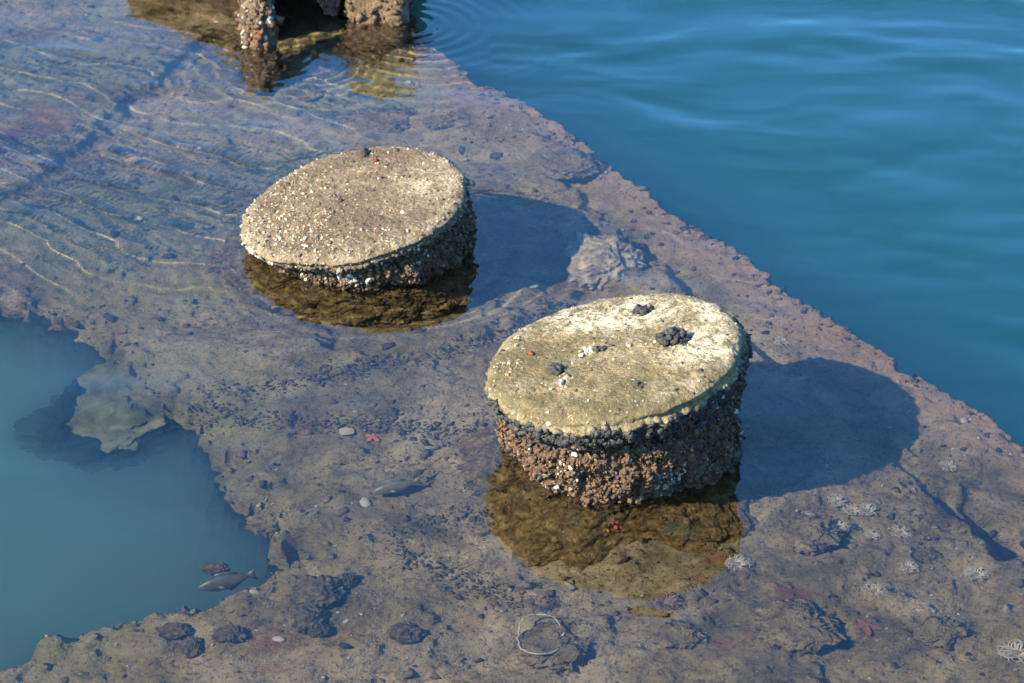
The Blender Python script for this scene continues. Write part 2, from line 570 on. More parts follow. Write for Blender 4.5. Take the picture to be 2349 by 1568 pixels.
def slab_height(X, Y):
    d_r = seg_dist(X, Y, re_w)
    d_h = seg_dist(X, Y, ho_w)
    ins = inside(X, Y, ring)
    sr = np.where(ins, d_r, -d_r)
    sr = np.where(~ins & (d_h < d_r), 0.5, sr)      # past the broken corner, not past the outer edge
    sh = np.where(ins, d_h, -d_h)
    # ragged rims
    rag = 0.024 * fbm(X * 9, Y * 9, None, 4, 5, .6) + 0.009 * vnoise(X * 60, Y * 60, None, 9)
    sr = sr + rag
    sh = sh + 1.2 * rag + 0.022 * fbm(X * 3.5, Y * 3.5, None, 2, 44)
    # broken, lumpy top
    z = BED + 0.018 * fbm(X * 2.1, Y * 2.1, None, 3, 1)
    warpx = X + 0.05 * vnoise(X * 5, Y * 5, None, 60); warpy = Y + 0.05 * vnoise(X * 5, Y * 5, None, 61)
    w1 = worley(warpx * 6.5, warpy * 6.5, None, 2)
    z += 0.034 * (0.45 - w1) * sstep(-0.2, 0.5, fbm(X * 1.7, Y * 1.7, None, 2, 8))
    w2 = worley(warpx * 17, warpy * 17, None, 3)
    z += 0.018 * (0.5 - w2) * sstep(-0.3, 0.4, fbm(X * 3, Y * 3, None, 2, 12))
    z += 0.010 * fbm(X * 16, Y * 16, None, 4, 20, 0.6)
    z += 0.0032 * fbm(X * 65, Y * 75, None, 2, 25)
    # left side lies deeper and smoother
    z -= 0.05 * sstep(0.1, -0.9, X - 0.25 * (Y - 5.5)) + 0.07 * sstep(4.9, 5.9, Y) * sstep(0.1, 0.3, sr)
    # raised beam along the right edge, groove inside it
    z += 0.040 * sstep(0.23, 0.15, sr + 0.02 * vnoise(X * 6, Y * 6, None, 31)) * sstep(-0.02, 0.02, sr)
    gr = seg_dist(X, Y, bed_line([(1240, 395), (1330, 430), (1450, 520), (1560, 625), (1640, 705), (1720, 765), (1800, 830), (1905, 925), (2010, 1030)]))
    z -= 0.05 * sstep(0.055, 0.008, gr + 0.02 * vnoise(X * 12, Y * 12, None, 33))
    gr = seg_dist(X, Y, bed_line([(2010, 1030), (2080, 1095), (2160, 1150), (2250, 1215), (2349, 1290), (2600, 1470)]))
    z -= 0.045 * sstep(0.04, 0.006, gr + 0.02 * vnoise(X * 12, Y * 12, None, 35))
    for (u, v, a, dep) in ((2235, 1165, .06, .07), (2300, 1215, .08, .09), (2349, 1255, .08, .09), (1590, 655, .05, .03), (2120, 1290, .05, .02)):
        c = PU(u, v)
        rr = np.hypot(X - c[0], (Y - c[1])) + 0.03 * vnoise(X * 14, Y * 14, None, 37)
        z -= dep * sstep(a, a * .3, rr)
    # old joint crossing the left part, one lip raised
    jl = bed_line([(560, 40), (430, 125), (335, 215), (260, 285), (150, 360), (70, 415), (-150, 540)])
    jd = seg_dist(X, Y, jl) + 0.03 * vnoise(X * 7, Y * 7, None, 40)
    z -= 0.034 * sstep(0.055, 0.012, jd)
    z += 0.012 * sstep(0.11, 0.06, jd) * sstep(0.04, 0.07, jd)
    # ledges
    for pts, hgt, wid in (([(800, 845), (900, 790), (1060, 760), (1200, 725), (1320, 672)], .035, .07), ([(380, 905), (560, 960), (800, 975), (1000, 1000), (1160, 980)], .008, .09),
                          ([(1335, 575), (1360, 585), (1430, 620), (1520, 665)], .06, .13), ([(980, 260), (1100, 330), (1240, 370)], .02, .08), ([(1780, 1190), (1900, 1120), (2000, 1060)], .03, .09)):
        ld = seg_dist(X, Y, bed_line(pts)) + 0.035 * vnoise(X * 9, Y * 9, None, 43)
        z += hgt * sstep(wid, wid * .2, ld)
    # mounds at the near right
    for (u, v, a, hh) in ((1290, 500, .5, -.05), (1850, 1230, .10, .03), (1950, 1330, .12, .02), (2080, 1430, .14, .02), (1650, 1340, .12, .015), (1750, 1440, .1, .02), (1300, 1480, .09, .02),
                          (950, 1420, .1, .02), (600, 1440, .12, .015), (330, 1440, .1, .02), (150, 1500, .1, .015), (1150, 1380, .08, .015), (480, 620, .12, .02), (700, 770, .1, .018)):
        c = PU(u, v)
        rr = np.hypot(X - c[0], Y - c[1]) * (1 + 0.3 * vnoise(X * 11, Y * 11, None, 47))
        z += hh * sstep(a, 0, rr)
    z = np.minimum(z, -0.045)
    # drops
    drop_r = sstep(0.008, -0.035, sr)
    drop_h = sstep(0.10, -0.26, sh)
    lip = 0.01 * sstep(0.05, 0.0, sh)
    z = z - lip - 1.8 * np.where(d_r < d_h, drop_r, drop_h)
    return z, sr, sh


SX = fine_axis(-1.95, 1.95, 0.0062, 8)
SY = fine_axis(3.55, 8.1, 0.0072, 8)
Xs, Ys = np.meshgrid(SX, SY)
Zs, sr, sh = slab_height(Xs, Ys)
green = sstep(0.0, -0.8, Xs - 0.2 * (Ys - 5.5)) * sstep(-.1, .5, fbm(Xs * 2, Ys * 2, None, 3, 70) + .35)
red = np.zeros_like(Xs)
for (u, v, a) in ((90, 255, .12), (120, 275, .10), (1790, 1395, .05), (1640, 1310, .05), (1660, 1500, .05), (620, 1525, .05), (445, 410, .015), (40, 285, .05), (590, 1500, .04)):
    c = PU(u, v)
    rr = np.hypot(Xs - c[0], Ys - c[1]) + .05 * fbm(Xs * 18, Ys * 18, None, 3, 71)
    red = np.maximum(red, sstep(a, a * .2, rr) * .8)
pale = sstep(.2, .05, sr)
keep = Zs > -1.9
q = grid_faces(len(SY), len(SX))
top = (sr.ravel() > -0.12) & (sh.ravel() > -0.4)
q = q[top[q].any(1)]
used = np.zeros(Xs.size, bool); used[q.ravel()] = True
remap = np.cumsum(used) - 1
slab = mesh_ob('submerged_slab', np.stack([Xs, Ys, Zs], -1).reshape(-1, 3)[used], remap[q], M_slab,
               colors=np.stack([green, red, pale], -1).reshape(-1, 3)[used])
tag(slab, 'brown silted concrete slab just under the water, broken along its edges', 'slab', kind='structure')


def bed_z(x, y):
    i = np.clip(np.searchsorted(SX, x), 0, len(SX) - 1)
    j = np.clip(np.searchsorted(SY, y), 0, len(SY) - 1)
    return Zs[j, i]


def on_bed(u, v):
    p = PU(u, v)
    for _ in range(4):
        p = PU(u, v, float(bed_z(p[0], p[1])))
    return p


# ---------------------------------------------------------------- deep sea bed and murk
gx = fine_axis(-3, 3, 0.25, 400); gy = fine_axis(1, 10, 0.25, 400)
Xb, Yb = np.meshgrid(gx, gy)
mesh_ob('seabed', np.stack([Xb, Yb, -1.75 + .08 * fbm(Xb * .8, Yb * .8, None, 3, 3)], -1), grid_faces(len(gy), len(gx)), M_seabed)['kind'] = 'structure'
bx = 300.0


def box(x0, x1, y0, y1, z0, z1):
    return np.array([(x, y, z) for z in (z0, z1) for y in (y0, y1) for x in (x0, x1)])


bf = np.array([(0, 2, 3, 1), (4, 5, 7, 6), (0, 1, 5, 4), (2, 6, 7, 3), (0, 4, 6, 2), (1, 3, 7, 5)])
PX, PY = -0.30, 5.75          # the silty pool in the slab's broken corner lies left of and nearer than this
for name, b8, m_ in (('deep_water', box(PX, bx, -bx, bx, -1.6, -.34), mat_murk('murky_depth', (0.52, 0.89, 0.72), 6.0)),
                     ('deep_water', box(-bx, PX - .002, PY + .002, bx, -1.6, -.34), mat_murk('murky_depth_far', (0.52, 0.89, 0.72), 6.0)),
                     ('silty_pool', box(-bx, PX - .002, -bx, PY, -1.6, -.34), mat_murk('silty_water', (0.94, 0.98, 0.74), 5.0))):
    mesh_ob(name, b8, bf, m_, smooth=False)['kind'] = 'structure'


# ---------------------------------------------------------------- water surface
def water_height(X, Y):
    d_r, d_h = seg_dist(X, Y, re_w), seg_dist(X, Y, ho_w)
    edge = np.where(inside(X, Y, ring) | (d_h < d_r), d_r, -d_r)
    openw = sstep(0.08, -0.40, edge) * sstep(-1.0, -0.2, X - (Y - 8.0) * -0.2 + 0.8)
    hole_side = sstep(0.0, -0.9, X + 0.35) * sstep(6.2, 4.6, Y)
    wx = X + 0.10 * fbm(X * 1.3, Y * 1.3, None, 2, 80); wy = Y + 0.14 * fbm(X * 1.1, Y * 1.1, None, 2, 81)
    z = 0.0
    # long lazy swell in the open water
    z = z + openw * (0.0046 * vnoise(wx * 3.4 + wy * .5, wy * 5.6, None, 82) + 0.0015 * vnoise(wx * 7 + wy, wy * 12, None, 83) + 0.0006 * vnoise(wx * 9, wy * 19, None, 84))
    z = z + (hole_side * .0035 + .0022) * vnoise(wx * 2.2 + .4 * wy, wy * 4.8, None, 85)
    z = z + .0005 * vnoise(wx * 8, wy * 15, None, 86) + .00014 * vnoise(wx * 19, wy * 31, None, 92)
    # sharp-crested ripples over the far left of the slab
    m = sstep(0.78, 0.2, np.hypot((X + 1.30) * .8, (Y - 6.5) * .62)) + .35 * sstep(.5, .1, np.hypot(X - .45, (Y - 5.7) * .8)) + .25 * sstep(.5, .1, np.hypot(X - .35, Y - 4.3))
    ph = 2 * math.pi * ((X * .55 + Y * .83) + .06 * fbm(X * 2.4, Y * 2.4, None, 3, 87)) / .14
    z = z + m * .0024 * np.exp(4.0 * (np.cos(ph) - 1)) * (.55 + .45 * vnoise(X * 5, Y * 5, None, 88))
    ph2 = 2 * math.pi * ((X * .35 + Y * .94) + .05 * fbm(X * 4, Y * 4, None, 2, 89)) / .085
    z = z + sstep(.35, 1.0, m + .2 * vnoise(X * 2, Y * 2, None, 90)) * .00015 * np.cos(ph2)
    # rings spreading from the piles
    for (u, v, lam, amp, reach, r0) in ((928, 62, .055, .0011, .55, .04), (600, 115, .05, .0006, .35, .05), (812, 560, .045, .00045, .30, .30), (1437, 1010, .05, .00025, .25, .29)):
        c = P(u, v)
        r = np.hypot(X - c[0], Y - c[1]) + .02 * vnoise(X * 4, Y * 4, None, 91)
        z = z + amp * np.cos(2 * math.pi * r / lam) * np.exp(-np.maximum(r - r0, 0) / reach * 2.2) * sstep(r0 * .5, r0 * 1.1, r)
    fade = sstep(14, 4, np.hypot(X, Y - 5.5))
    return z * fade


WX = fine_axis(-1.95, 1.95, 0.0095, 280)
WY = fine_axis(3.45, 8.2, 0.0095, 280)
Xw, Yw = np.meshgrid(WX, WY)
water = mesh_ob('water', np.stack([Xw, Yw, water_height(Xw, Yw)], -1), grid_faces(len(WY), len(WX)), mat_water())
water['kind'] = 'structure'
water.cycles.is_caustics_caster = True
water.cycles.is_caustics_receiver = False


# ---------------------------------------------------------------- stumps
def make_stump(name, label, xc, yc, zt, rt, xb, yb, rb, tilt, tilty, mat, seed, rim_h, spec):
    rng = np.random.default_rng(seed)
    A, NT, NS = 900, 130, 280
    th = np.linspace(0, 2 * math.pi, A, endpoint=False)
    root = thing(name, (xb, yb, 0), label, 'pier stump', 'cut-off pier stumps in the water')
    org = np.array([xb, yb, 0])
    outline = 1 + .012 * np.cos(th * 2 + seed) + .008 * np.cos(th * 3 + 1.3 * seed) + .008 * fbm(np.cos(th) * 4 + seed, np.sin(th) * 4, None, 3, seed)
    # top face
    rr = np.linspace(0.004, 1, NT)[:, None]
    Rr = rt * rr * outline[None]
    x = Rr * np.cos(th); y = Rr * np.sin(th)
    edge = rt * outline[None] - Rr
    z = zt + tilt * x + tilty * y - 0.018 * np.exp(-edge / 0.014) + .004 * fbm(x * 7 + seed, y * 7, None, 4, seed + 3) + .0022 * fbm(x * 45, y * 45, None, 3, seed + 5)
    wl = worley(x * 30, y * 30, None, seed + 4)
    z += .0025 * sstep(.35, .1, wl) * sstep(-.2, .4, vnoise(x * 8, y * 8, None, seed + 6))
    topv = np.stack([xc + x, yc + y, z], -1)
    # side
    s = np.linspace(0, 1, NS + 1)[1:, None] ** 1.15
    rim = topv[-1]
    depth = rim[None, :, 2] + 0.30
    zz = rim[None, :, 2] - depth * s
    sd = depth * s                                   # metres below the rim
    k = np.clip(sd / (rim[None, :, 2] + .0001), 0, 1.6)
    cx = xc + (xb - xc) * k; cy = yc + (yb - yc) * k
    rad = rt + (rb - rt) * k
    T = np.broadcast_to(th, zz.shape)
    bx3, by3 = np.cos(T) * rt, np.sin(T) * rt
    crust = sstep(rim_h * .75, rim_h * 1.1, sd + .012 * fbm(bx3 * 14 + seed, by3 * 14, zz * 14, 3, seed + 11))
    gap = np.exp(-((sd - rim_h * 1.15) / .016) ** 2)
    dsp = spec['rim'] * (1 - crust) * (.6 - worley(bx3 * 55, by3 * 55, zz * 55, seed + 12)) * sstep(.004, .02, sd)
    dsp = dsp + spec['lip'] * sstep(.008, .022, sd) * sstep(rim_h * 1.25, rim_h * .8, sd)
    dsp = dsp + crust * (.016 * fbm(bx3 * 15, by3 * 15, zz * 15, 3, seed + 13) + .022 * (.5 - worley(bx3 * 28, by3 * 28, zz * 28, seed + 14)) + .012 * (.5 - worley(bx3 * 70, by3 * 70, zz * 70, seed + 15)) + .005 * fbm(bx3 * 120, by3 * 120, zz * 120, 2, seed + 18))
    dsp = dsp - .022 * gap + spec['foot'] * sstep(.015, -.20, zz) * (1 + .5 * fbm(bx3 * 7, by3 * 7, zz * 7, 3, seed + 19)) + sstep(.02, -.1, zz) * .030 * (.5 - worley(bx3 * 17, by3 * 17, zz * 17, seed + 20)) + .006 * fbm(bx3 * 5, by3 * 5, zz * 9, 2, seed + 16)
    dsp = dsp + .003 * vnoise(bx3 * 160, by3 * 160, zz * 160, seed + 17)
    Rs = rad * outline[None] + dsp * sstep(0, .012, sd)
    side = np.stack([cx + Rs * np.cos(T), cy + Rs * np.sin(T), zz], -1)
    V = np.concatenate([topv, side], 0)
    nr = V.shape[0]
    nrm = grid_normals(V)
    if nrm[NT // 2, :, 2].mean() < 0:
        nrm = -nrm
    # colour fields: r black band, g brown crust, b bleached
    r_ = np.zeros((nr, A)); g_ = np.zeros((nr, A)); b_ = np.zeros((nr, A))
    g_[NT:] = crust
    blk = spec['black'] * sstep(.016, .030, sd + .014 * fbm(bx3 * 20, by3 * 20, zz * 20, 2, seed + 21)) * (1 - sstep(rim_h * 1.15, rim_h * 1.5, sd + .015 * fbm(bx3 * 16, by3 * 16, zz * 16, 2, seed + 22)))
    r_[NT:] = blk
    b_[:NT] = spec['bleach'](x, y)
    b_[NT:] = .25 * (1 - crust) + crust * sstep(.012, -.03, zz + .01 * vnoise(bx3 * 20, by3 * 20, zz * 20, seed + 23))
    core = mesh_ob('concrete_core', V.reshape(-1, 3) - org, grid_faces(nr, A, True)[:, ::-1], mat, root, colors=np.stack([r_, g_, b_], -1).reshape(-1, 3))
    S_ = dict(V=V, n=nrm, NT=NT, sd=sd, zz=zz, crust=crust, x=x, y=y, blk=blk, org=org, root=root, rng=rng, th=th, edge=edge, rt=rt, z=z, xc=xc, yc=yc)
    return S_


def pick(S_, w, count):
    w = np.clip(w, 0, None).ravel()
    idx = S_['rng'].choice(len(w), count, p=w / w.sum())
    return idx


def crust_part(S_, name, mat, bases, idx, size, side=True, lift=0.0, tilt=.3, kind='stuff'):
    V = S_['V'][S_['NT']:] if side else S_['V'][:S_['NT']]
    n = S_['n'][S_['NT']:] if side else S_['n'][:S_['NT']]
    p = V.reshape(-1, 3)[idx]; nn = n.reshape(-1, 3)[idx]
    v, f = scatter(bases, p + nn * lift, nn, size, S_['rng'], tilt)
    return v - S_['org'], f


BARN = [barnacle(k, 8, t) for k, t in ((1, .7), (2, .9), (3, 1.1), (4, .55))]
LUMP = [lump(1, .75, 2.3, k, .2) for k in range(6)]
TUFT = [lump(1, 1.0, 3.4, k + 20, .15) for k in range(5)]
SHARD = [shard(k) for k in range(6)]


def lognorm(rng, n, mid, sig=.4, lo=.0015, hi=.02):
    return np.clip(mid * np.exp(sig * rng.normal(size=n)), lo, hi)


def dress_side(S_, n_barn, n_pale, n_alg, n_black, area, rim_pale):
    rng = S_['rng']; zz, sd, cr = S_['zz'], S_['sd'], S_['crust']
    vis = sstep(-.28, -.20, zz) * area / (1 + 0 * zz)
    patch = sstep(-.2, .5, fbm(np.cos(S_['th'])[None] * 4 + 0 * zz, np.sin(S_['th'])[None] * 4 + 0 * zz, zz * 14, 3, 55))
    wet = sstep(-.06, .01, zz)
    par = []
    i = pick(S_, cr * vis * wet * (.35 + patch), n_barn)
    par.append(crust_part(S_, '', None, BARN, i, lognorm(rng, n_barn, .0031, .45, .0014, .0075)))
    v, f = join(*par)
    tag(mesh_ob('barnacle_crust', v, f, M_barn, S_['root']), kind='stuff')
    i = pick(S_, cr * vis * wet * (patch ** 4 + .01) + rim_pale * (1 - cr) * 2.5 * sstep(.0, .01, sd), n_pale)
    v, f = crust_part(S_, '', None, BARN + SHARD[:2], i, lognorm(rng, n_pale, .0034, .4, .0016, .0075))
    tag(mesh_ob('pale_barnacles', v, f, M_barnpale, S_['root']), kind='stuff')
    i = pick(S_, cr * vis * wet * (1.3 - patch), n_alg)
    v, f = crust_part(S_, '', None, TUFT, i, lognorm(rng, n_alg, .0028, .5, .0012, .009), lift=.001)
    tag(mesh_ob('algae_tufts', v, f, M_algae, S_['root']), kind='stuff')
    if n_black:
        i = pick(S_, (S_['blk'] + .02 * cr) * (1 + 0 * zz), n_black)
        v, f = crust_part(S_, '', None, LUMP, i, lognorm(rng, n_black, .0034, .55, .0012, .011))
        tag(mesh_ob('mussel_band', v, f, M_mussel, S_['root']), kind='stuff')


def top_point(S_, u, v):
    """point of the top face seen at a place in the photo"""
    t = S_['V'][:S_['NT']].reshape(-1, 3)
    d = t - CAM
    w = d @ FW
    pu = 1174.5 + F * d[:, 0] / w
    pv = 784 - F * (d @ UP) / w
    return t[np.argmin((pu - u) ** 2 + (pv - v) ** 2)]


CLUMP = [lump(2, .55, 3.0, k + 40, .1) for k in range(5)]


def clump(S_, name, mat, u, v, rx, ry, rz, count, size, label=None, bases=None, seed=0):
    rng = np.random.default_rng(seed)
    c = top_point(S_, u, v)
    if bases is None:
        count = int(count * 2.4); size *= .62
    a = rng.uniform(0, 2 * math.pi, count); r = np.sqrt(rng.uniform(0, 1, count)) * (.72 + .3 * vnoise(np.cos(a) * 1.7 + seed, np.sin(a) * 1.7, None, seed))
    p = np.stack([c[0] + rx * r * np.cos(a), c[1] + ry * r * np.sin(a), c[2] + rz * (1 - r) * rng.uniform(.3, 1, count)], 1)
    nn = np.stack([.6 * np.cos(a) * r, .6 * np.sin(a) * r, np.ones(count)], 1)
    vv, ff = scatter(bases or CLUMP, p, nn, lognorm(rng, count, size, .5, size * .4, size * 2.2), rng, .8, .4)
    return tag(mesh_ob(name, vv - S_['org'], ff, mat, S_['root']), label)


# front stump
def bleach_front(x, y):
    n = .5 * fbm(x * 9, y * 9, None, 3, 150)
    a = sstep(.16, .02, np.hypot(x - .05, (y - .17) * 1.1) + .08 * n) + sstep(.15, .02, np.hypot(x - .2, y + .03) + .08 * n) + .8 * sstep(.12, .02, np.hypot(x + .1, y - .2) + .06 * n)
    a += .9 * sstep(.10, .02, np.hypot(x - .22, y - .12) + .05 * n) + .06 + .5 * n
    return np.clip(a, 0, 1)


FS = make_stump('pier_stump', 'nearest round pier stump, tall, with a pale olive top, black rim and brown barnacled side', .234, 4.722, .252, .291, .260, 4.752, .268,
                .178, -0.035, M_front, 3, .068, dict(rim=.016, lip=.010, foot=.18, black=1.0, bleach=bleach_front))
dress_side(FS, 480, 200, 9000, 3600, 1.0, 0.02)
rng = FS['rng']
i = pick(FS, (FS['rt'] * .3 + 0 * FS['x']) * (np.hypot(FS['x'], FS['y'])) * (.3 + sstep(.0, .5, fbm(FS['x'] * 8, FS['y'] * 8, None, 2, 9))) * (1 + 1.5 * sstep(.1, -.25, FS['x'])), 240)
v, f = crust_part(FS, '', None, BARN + LUMP[:1], i, lognorm(rng, 240, .0023, .45, .0012, .006), side=False)
tag(mesh_ob('top_barnacles', v, f, M_barntop, FS['root']), kind='stuff')
i = pick(FS, np.hypot(FS['x'], FS['y']) + 0 * FS['x'], 130)
v, f = crust_part(FS, '', None, LUMP, i, lognorm(rng, 130, .0026, .4, .0012, .006), side=False)
tag(mesh_ob('dark_specks', v, f, M_mussel, FS['root']), kind='stuff')
clump(FS, 'mussel_clump', M_mussel, 1545, 782, .048, .050, .022, 75, .0085, 'largest black mussel clump, right of the middle of the top', seed=1)
clump(FS, 'mussel_clump', M_mussel, 1478, 716, .026, .030, .008, 26, .0065, 'flat grey mussel clump near the far edge of the top', seed=2)
clump(FS, 'mussel_clump', M_mussel, 1278, 853, .020, .022, .014, 22, .0070, 'small black mussel clump left of the middle of the top', seed=3)
clump(FS, 'mussel_clump', M_mussel, 1378, 803, .014, .016, .006, 9, .0052, 'tiny black mussel clump in the middle of the top', seed=4)
clump(FS, 'mussel_clump', M_mussel, 1465, 885, .018, .02, .003, 9, .0045, 'faint dark mussel patch near the front of the top', seed=5)
clump(FS, 'rust_growth', M_rust, 1217, 812, .006, .007, .004, 5, .004, 'rusty red speck at the left of the top', seed=6)
clump(FS, 'barnacle_cluster', M_barnpale, 1345, 810, .018, .022, .004, 12, .0055, 'small ring of pale barnacles in the middle of the top', BARN, seed=9)
clump(FS, 'barnacle_cluster', M_barnpale, 1290, 880, .020, .03, .003, 10, .0050, 'pale barnacles in front of the small left mussel clump', BARN, seed=10)


def side_blob(S_, name, mat, ang, z, w, h, count, size, label, bases, seed):
    rng = np.random.default_rng(seed)
    a = math.radians(ang)
    j = int(round((a % (2 * math.pi)) / (2 * math.pi) * len(S_['th']))) % len(S_['th'])
    col = S_['V'][S_['NT']:, j]
    pos, nn = [], []
    for _ in range(count):
        jj = (j + int(rng.normal() * w / (2 * math.pi * S_['rt']) * len(S_['th']))) % len(S_['th'])
        zt = z + rng.normal() * h
        i = int(np.argmin(abs(S_['V'][S_['NT']:, jj, 2] - zt)))
        pos.append(S_['V'][S_['NT'] + i, jj]); nn.append(S_['n'][S_['NT'] + i, jj])
    pos, nn = np.array(pos), np.array(nn)
    vv, ff = scatter(bases, pos + nn * .004, nn, lognorm(rng, count, size * .62, .4, size * .3, size * 1.2), rng, .4)
    return tag(mesh_ob(name, vv - S_['org'], ff, mat, S_['root']), label)


side_blob(FS, 'barnacle_cluster', M_barnpale, -68, .065, .024, .016, 50, .0075, 'whitish barnacle cluster low on the right of the side', BARN + SHARD, 11)
side_blob(FS, 'barnacle_cluster', M_barnpale, -118, .085, .035, .018, 46, .0065, 'pale yellowish barnacle cluster on the left of the side', BARN + SHARD, 12)
side_blob(FS, 'limpet', M_barnpale, -112, .130, .001, .001, 1, .011, 'single round limpet under the black rim', BARN[:1], 13)
side_blob(FS, 'rust_growth', M_rust, -140, .03, .006, .006, 4, .005, 'rusty red speck at the left of the waterline', LUMP, 14)
side_blob(FS, 'orange_growth', M_star2, -97, -.10, .012, .008, 9, .008, 'bright orange growth below the waterline', LUMP, 15)


# back stump
def bleach_back(x, y):
    n = .5 * fbm(x * 8, y * 8, None, 3, 160)
    return np.clip(.75 * sstep(.16, .02, np.hypot(x - .2, y - .02) + .1 * n) + .35 * sstep(.06, .01, .3 - np.hypot(x, y)) + .10 + .3 * n, 0, 1)


BS = make_stump('pier_stump', 'farther round pier stump, low, with a brown top sprinkled with pale barnacles', -.420, 5.725, .130, .298, -.395, 5.765, .296,
                .185, .06, M_back, 7, .040, dict(rim=.014, lip=.004, foot=.08, black=.35, bleach=bleach_back))
dress_side(BS, 480, 520, 9000, 800, 1.0, 0.5)
rng = BS['rng']
dens = np.hypot(BS['x'], BS['y']) * (.25 + sstep(-.1, .5, fbm(BS['x'] * 7, BS['y'] * 7, None, 2, 19)) + 2.2 * sstep(.05, -.25, BS['x'] + .5 * BS['y']) + 1.2 * sstep(.05, .0, BS['edge']))
i = pick(BS, dens, 1300)
v, f = crust_part(BS, '', None, BARN + LUMP[:1], i, lognorm(rng, 1300, .0023, .45, .0011, .006), side=False)
tag(mesh_ob('top_barnacles', v, f, M_barntop, BS['root']), kind='stuff')
i = pick(BS, np.hypot(BS['x'], BS['y']) + 0 * BS['x'], 260)
v, f = crust_part(BS, '', None, LUMP, i, lognorm(rng, 260, .0027, .45, .0012, .006), side=False)
tag(mesh_ob('dark_specks', v, f, M_mussel, BS['root']), kind='stuff')
clump(BS, 'mussel_clump', M_mussel, 838, 353, .012, .02, .012, 12, .0065, 'small black mussel clump near the far edge of the top', seed=21)
clump(BS, 'rust_growth', M_rust, 861, 370, .006, .008, .003, 4, .004, 'rusty red speck near the far edge of the top', seed=22)
side_blob(BS, 'barnacle_cluster', M_barnpale, -92, .03, .020, .008, 44, .008, 'pale barnacle cluster at the front of the side', BARN + SHARD, 23)
side_blob(BS, 'barnacle_cluster', M_barnpale, -150, .06, .022, .010, 50, .006, 'whitish barnacles on the left shoulder of the side', BARN, 24)


# ---------------------------------------------------------------- eroded pier stump at the far edge of the picture
def column(base, top, r0, r1, seed, rings=60, n=90):
    """lumpy leg between two points"""
    base, top = np.array(base), np.array(top)
    th = np.linspace(0, 2 * math.pi, n, endpoint=False)
    t = np.linspace(0, 1, rings)[:, None]
    c = base + (top - base) * t[:, :1] if False else None
    cx = base[0] + (top[0] - base[0]) * t; cy = base[1] + (top[1] - base[1]) * t; cz = base[2] + (top[2] - base[2]) * t
    r = r0 + (r1 - r0) * t + 0 * th
    T = np.broadcast_to(th, r.shape)
    ux, uy = np.cos(T), np.sin(T)
    zc = cz + 0 * T
    r = r * (1 + .25 * fbm(ux * 1.2 + seed, uy * 1.2, zc * 14, 3, seed)) + .018 * (.5 - worley(ux * 3.2 + seed, uy * 3.2, zc * 40, seed + 1)) + .005 * fbm(ux * 8, uy * 8, zc * 90, 2, seed + 2)
    p = np.stack([cx + r * ux, cy + r * uy, zc], -1)
    return p, grid_normals(p)


ER = thing('eroded_pier_stump', tuple(P(700, 20)), 'hollowed barnacled pier stump standing on two legs at the far edge', 'pier stump')
eo = P(700, 20)
exc, eyc = -.85, 7.95
th = np.linspace(0, 2 * math.pi, 400, endpoint=False)
EP = [(-.38, 7.56), (-.33, 7.95), (-.45, 8.35), (-.85, 8.5), (-1.25, 8.35), (-1.36, 7.95), (-1.1, 7.68), (-.93, 7.50), (-.80, 7.24), (-.69, 7.55), (-.52, 7.63)]
ea = np.array([math.atan2(y - eyc, x - exc) % (2 * math.pi) for x, y in EP])
er = np.array([math.hypot(x - exc, y - eyc) for x, y in EP])
eo_ = np.argsort(ea)


def er_r(T):
    return np.interp(np.mod(T, 2 * math.pi), ea[eo_], er[eo_], period=2 * math.pi) * (1 + .03 * fbm(np.cos(T) * 4, np.sin(T) * 4, None, 3, 200))


# cap: under side with drips, top out of the picture
rings_u = np.linspace(.01, 1, 60)[:, None]
Rr = rings_u * er_r(th)[None]
ux, uy = Rr * np.cos(th), Rr * np.sin(th)
under = .17 + .06 * ux + .025 * fbm(ux * 9, uy * 9, None, 4, 201)
topz = .235 + .10 * ux + .01 * fbm(ux * 12, uy * 12, None, 3, 202)
topz = np.maximum(topz, under + .03)
for (u, v, r0, dep) in ((765, 10, .045, .07), (800, 0, .05, .05)):
    c = P(u, v, .09)
    rr = np.hypot(exc + ux - c[0], eyc + uy - c[1])
    under = under - dep * sstep(r0, r0 * .3, rr + .02 * vnoise(ux * 30, uy * 30, None, 203))
pu_ = np.stack([exc + ux, eyc + uy, under], -1)
pt_ = np.stack([exc + ux, eyc + uy, topz], -1)[::-1]
midw = (pu_[-1] + pt_[0]) / 2
midw[:, :2] += .015 * np.stack([np.cos(th), np.sin(th)], 1)
capv = np.concatenate([pu_, midw[None], pt_], 0)
cm = np.zeros((capv.shape[0], 400, 3)); cm[:60, :, 1] = 1; cm[60:, :, 1] = .8
mesh_ob('concrete_cap', capv.reshape(-1, 3) - eo, grid_faces(capv.shape[0], 400, True), M_back, ER, colors=cm.reshape(-1, 3))
# back wall, open to the camera between the legs
ang = np.linspace(math.radians(-12), math.radians(273), 300)
zw = np.linspace(-.40, .24, 70)[:, None]
wr = er_r(ang)[None] * .96 + .02 * (.5 - worley(np.cos(ang)[None] * 14 + 0 * zw, np.sin(ang)[None] * 14 + 0 * zw, zw * 26, 210)) + .02 * fbm(np.cos(ang)[None] * 5 + 0 * zw, np.sin(ang)[None] * 5 + 0 * zw, zw * 8, 3, 211)
zo = np.minimum(zw + 0 * wr, .2 + .12 * wr * np.cos(ang)[None])
wo = np.stack([exc + wr * np.cos(ang), eyc + wr * np.sin(ang), zo], -1)
wi = np.stack([exc + (wr - .1) * np.cos(ang), eyc + (wr - .1) * np.sin(ang), zo], -1)
m_, k_ = wo.shape[:2]
va = np.concatenate([wo.reshape(-1, 3), wi.reshape(-1, 3)])
fa = grid_faces(m_, k_)
fb = grid_faces(m_, k_)[:, ::-1] + m_ * k_
ii = np.arange(m_ * k_).reshape(m_, k_)
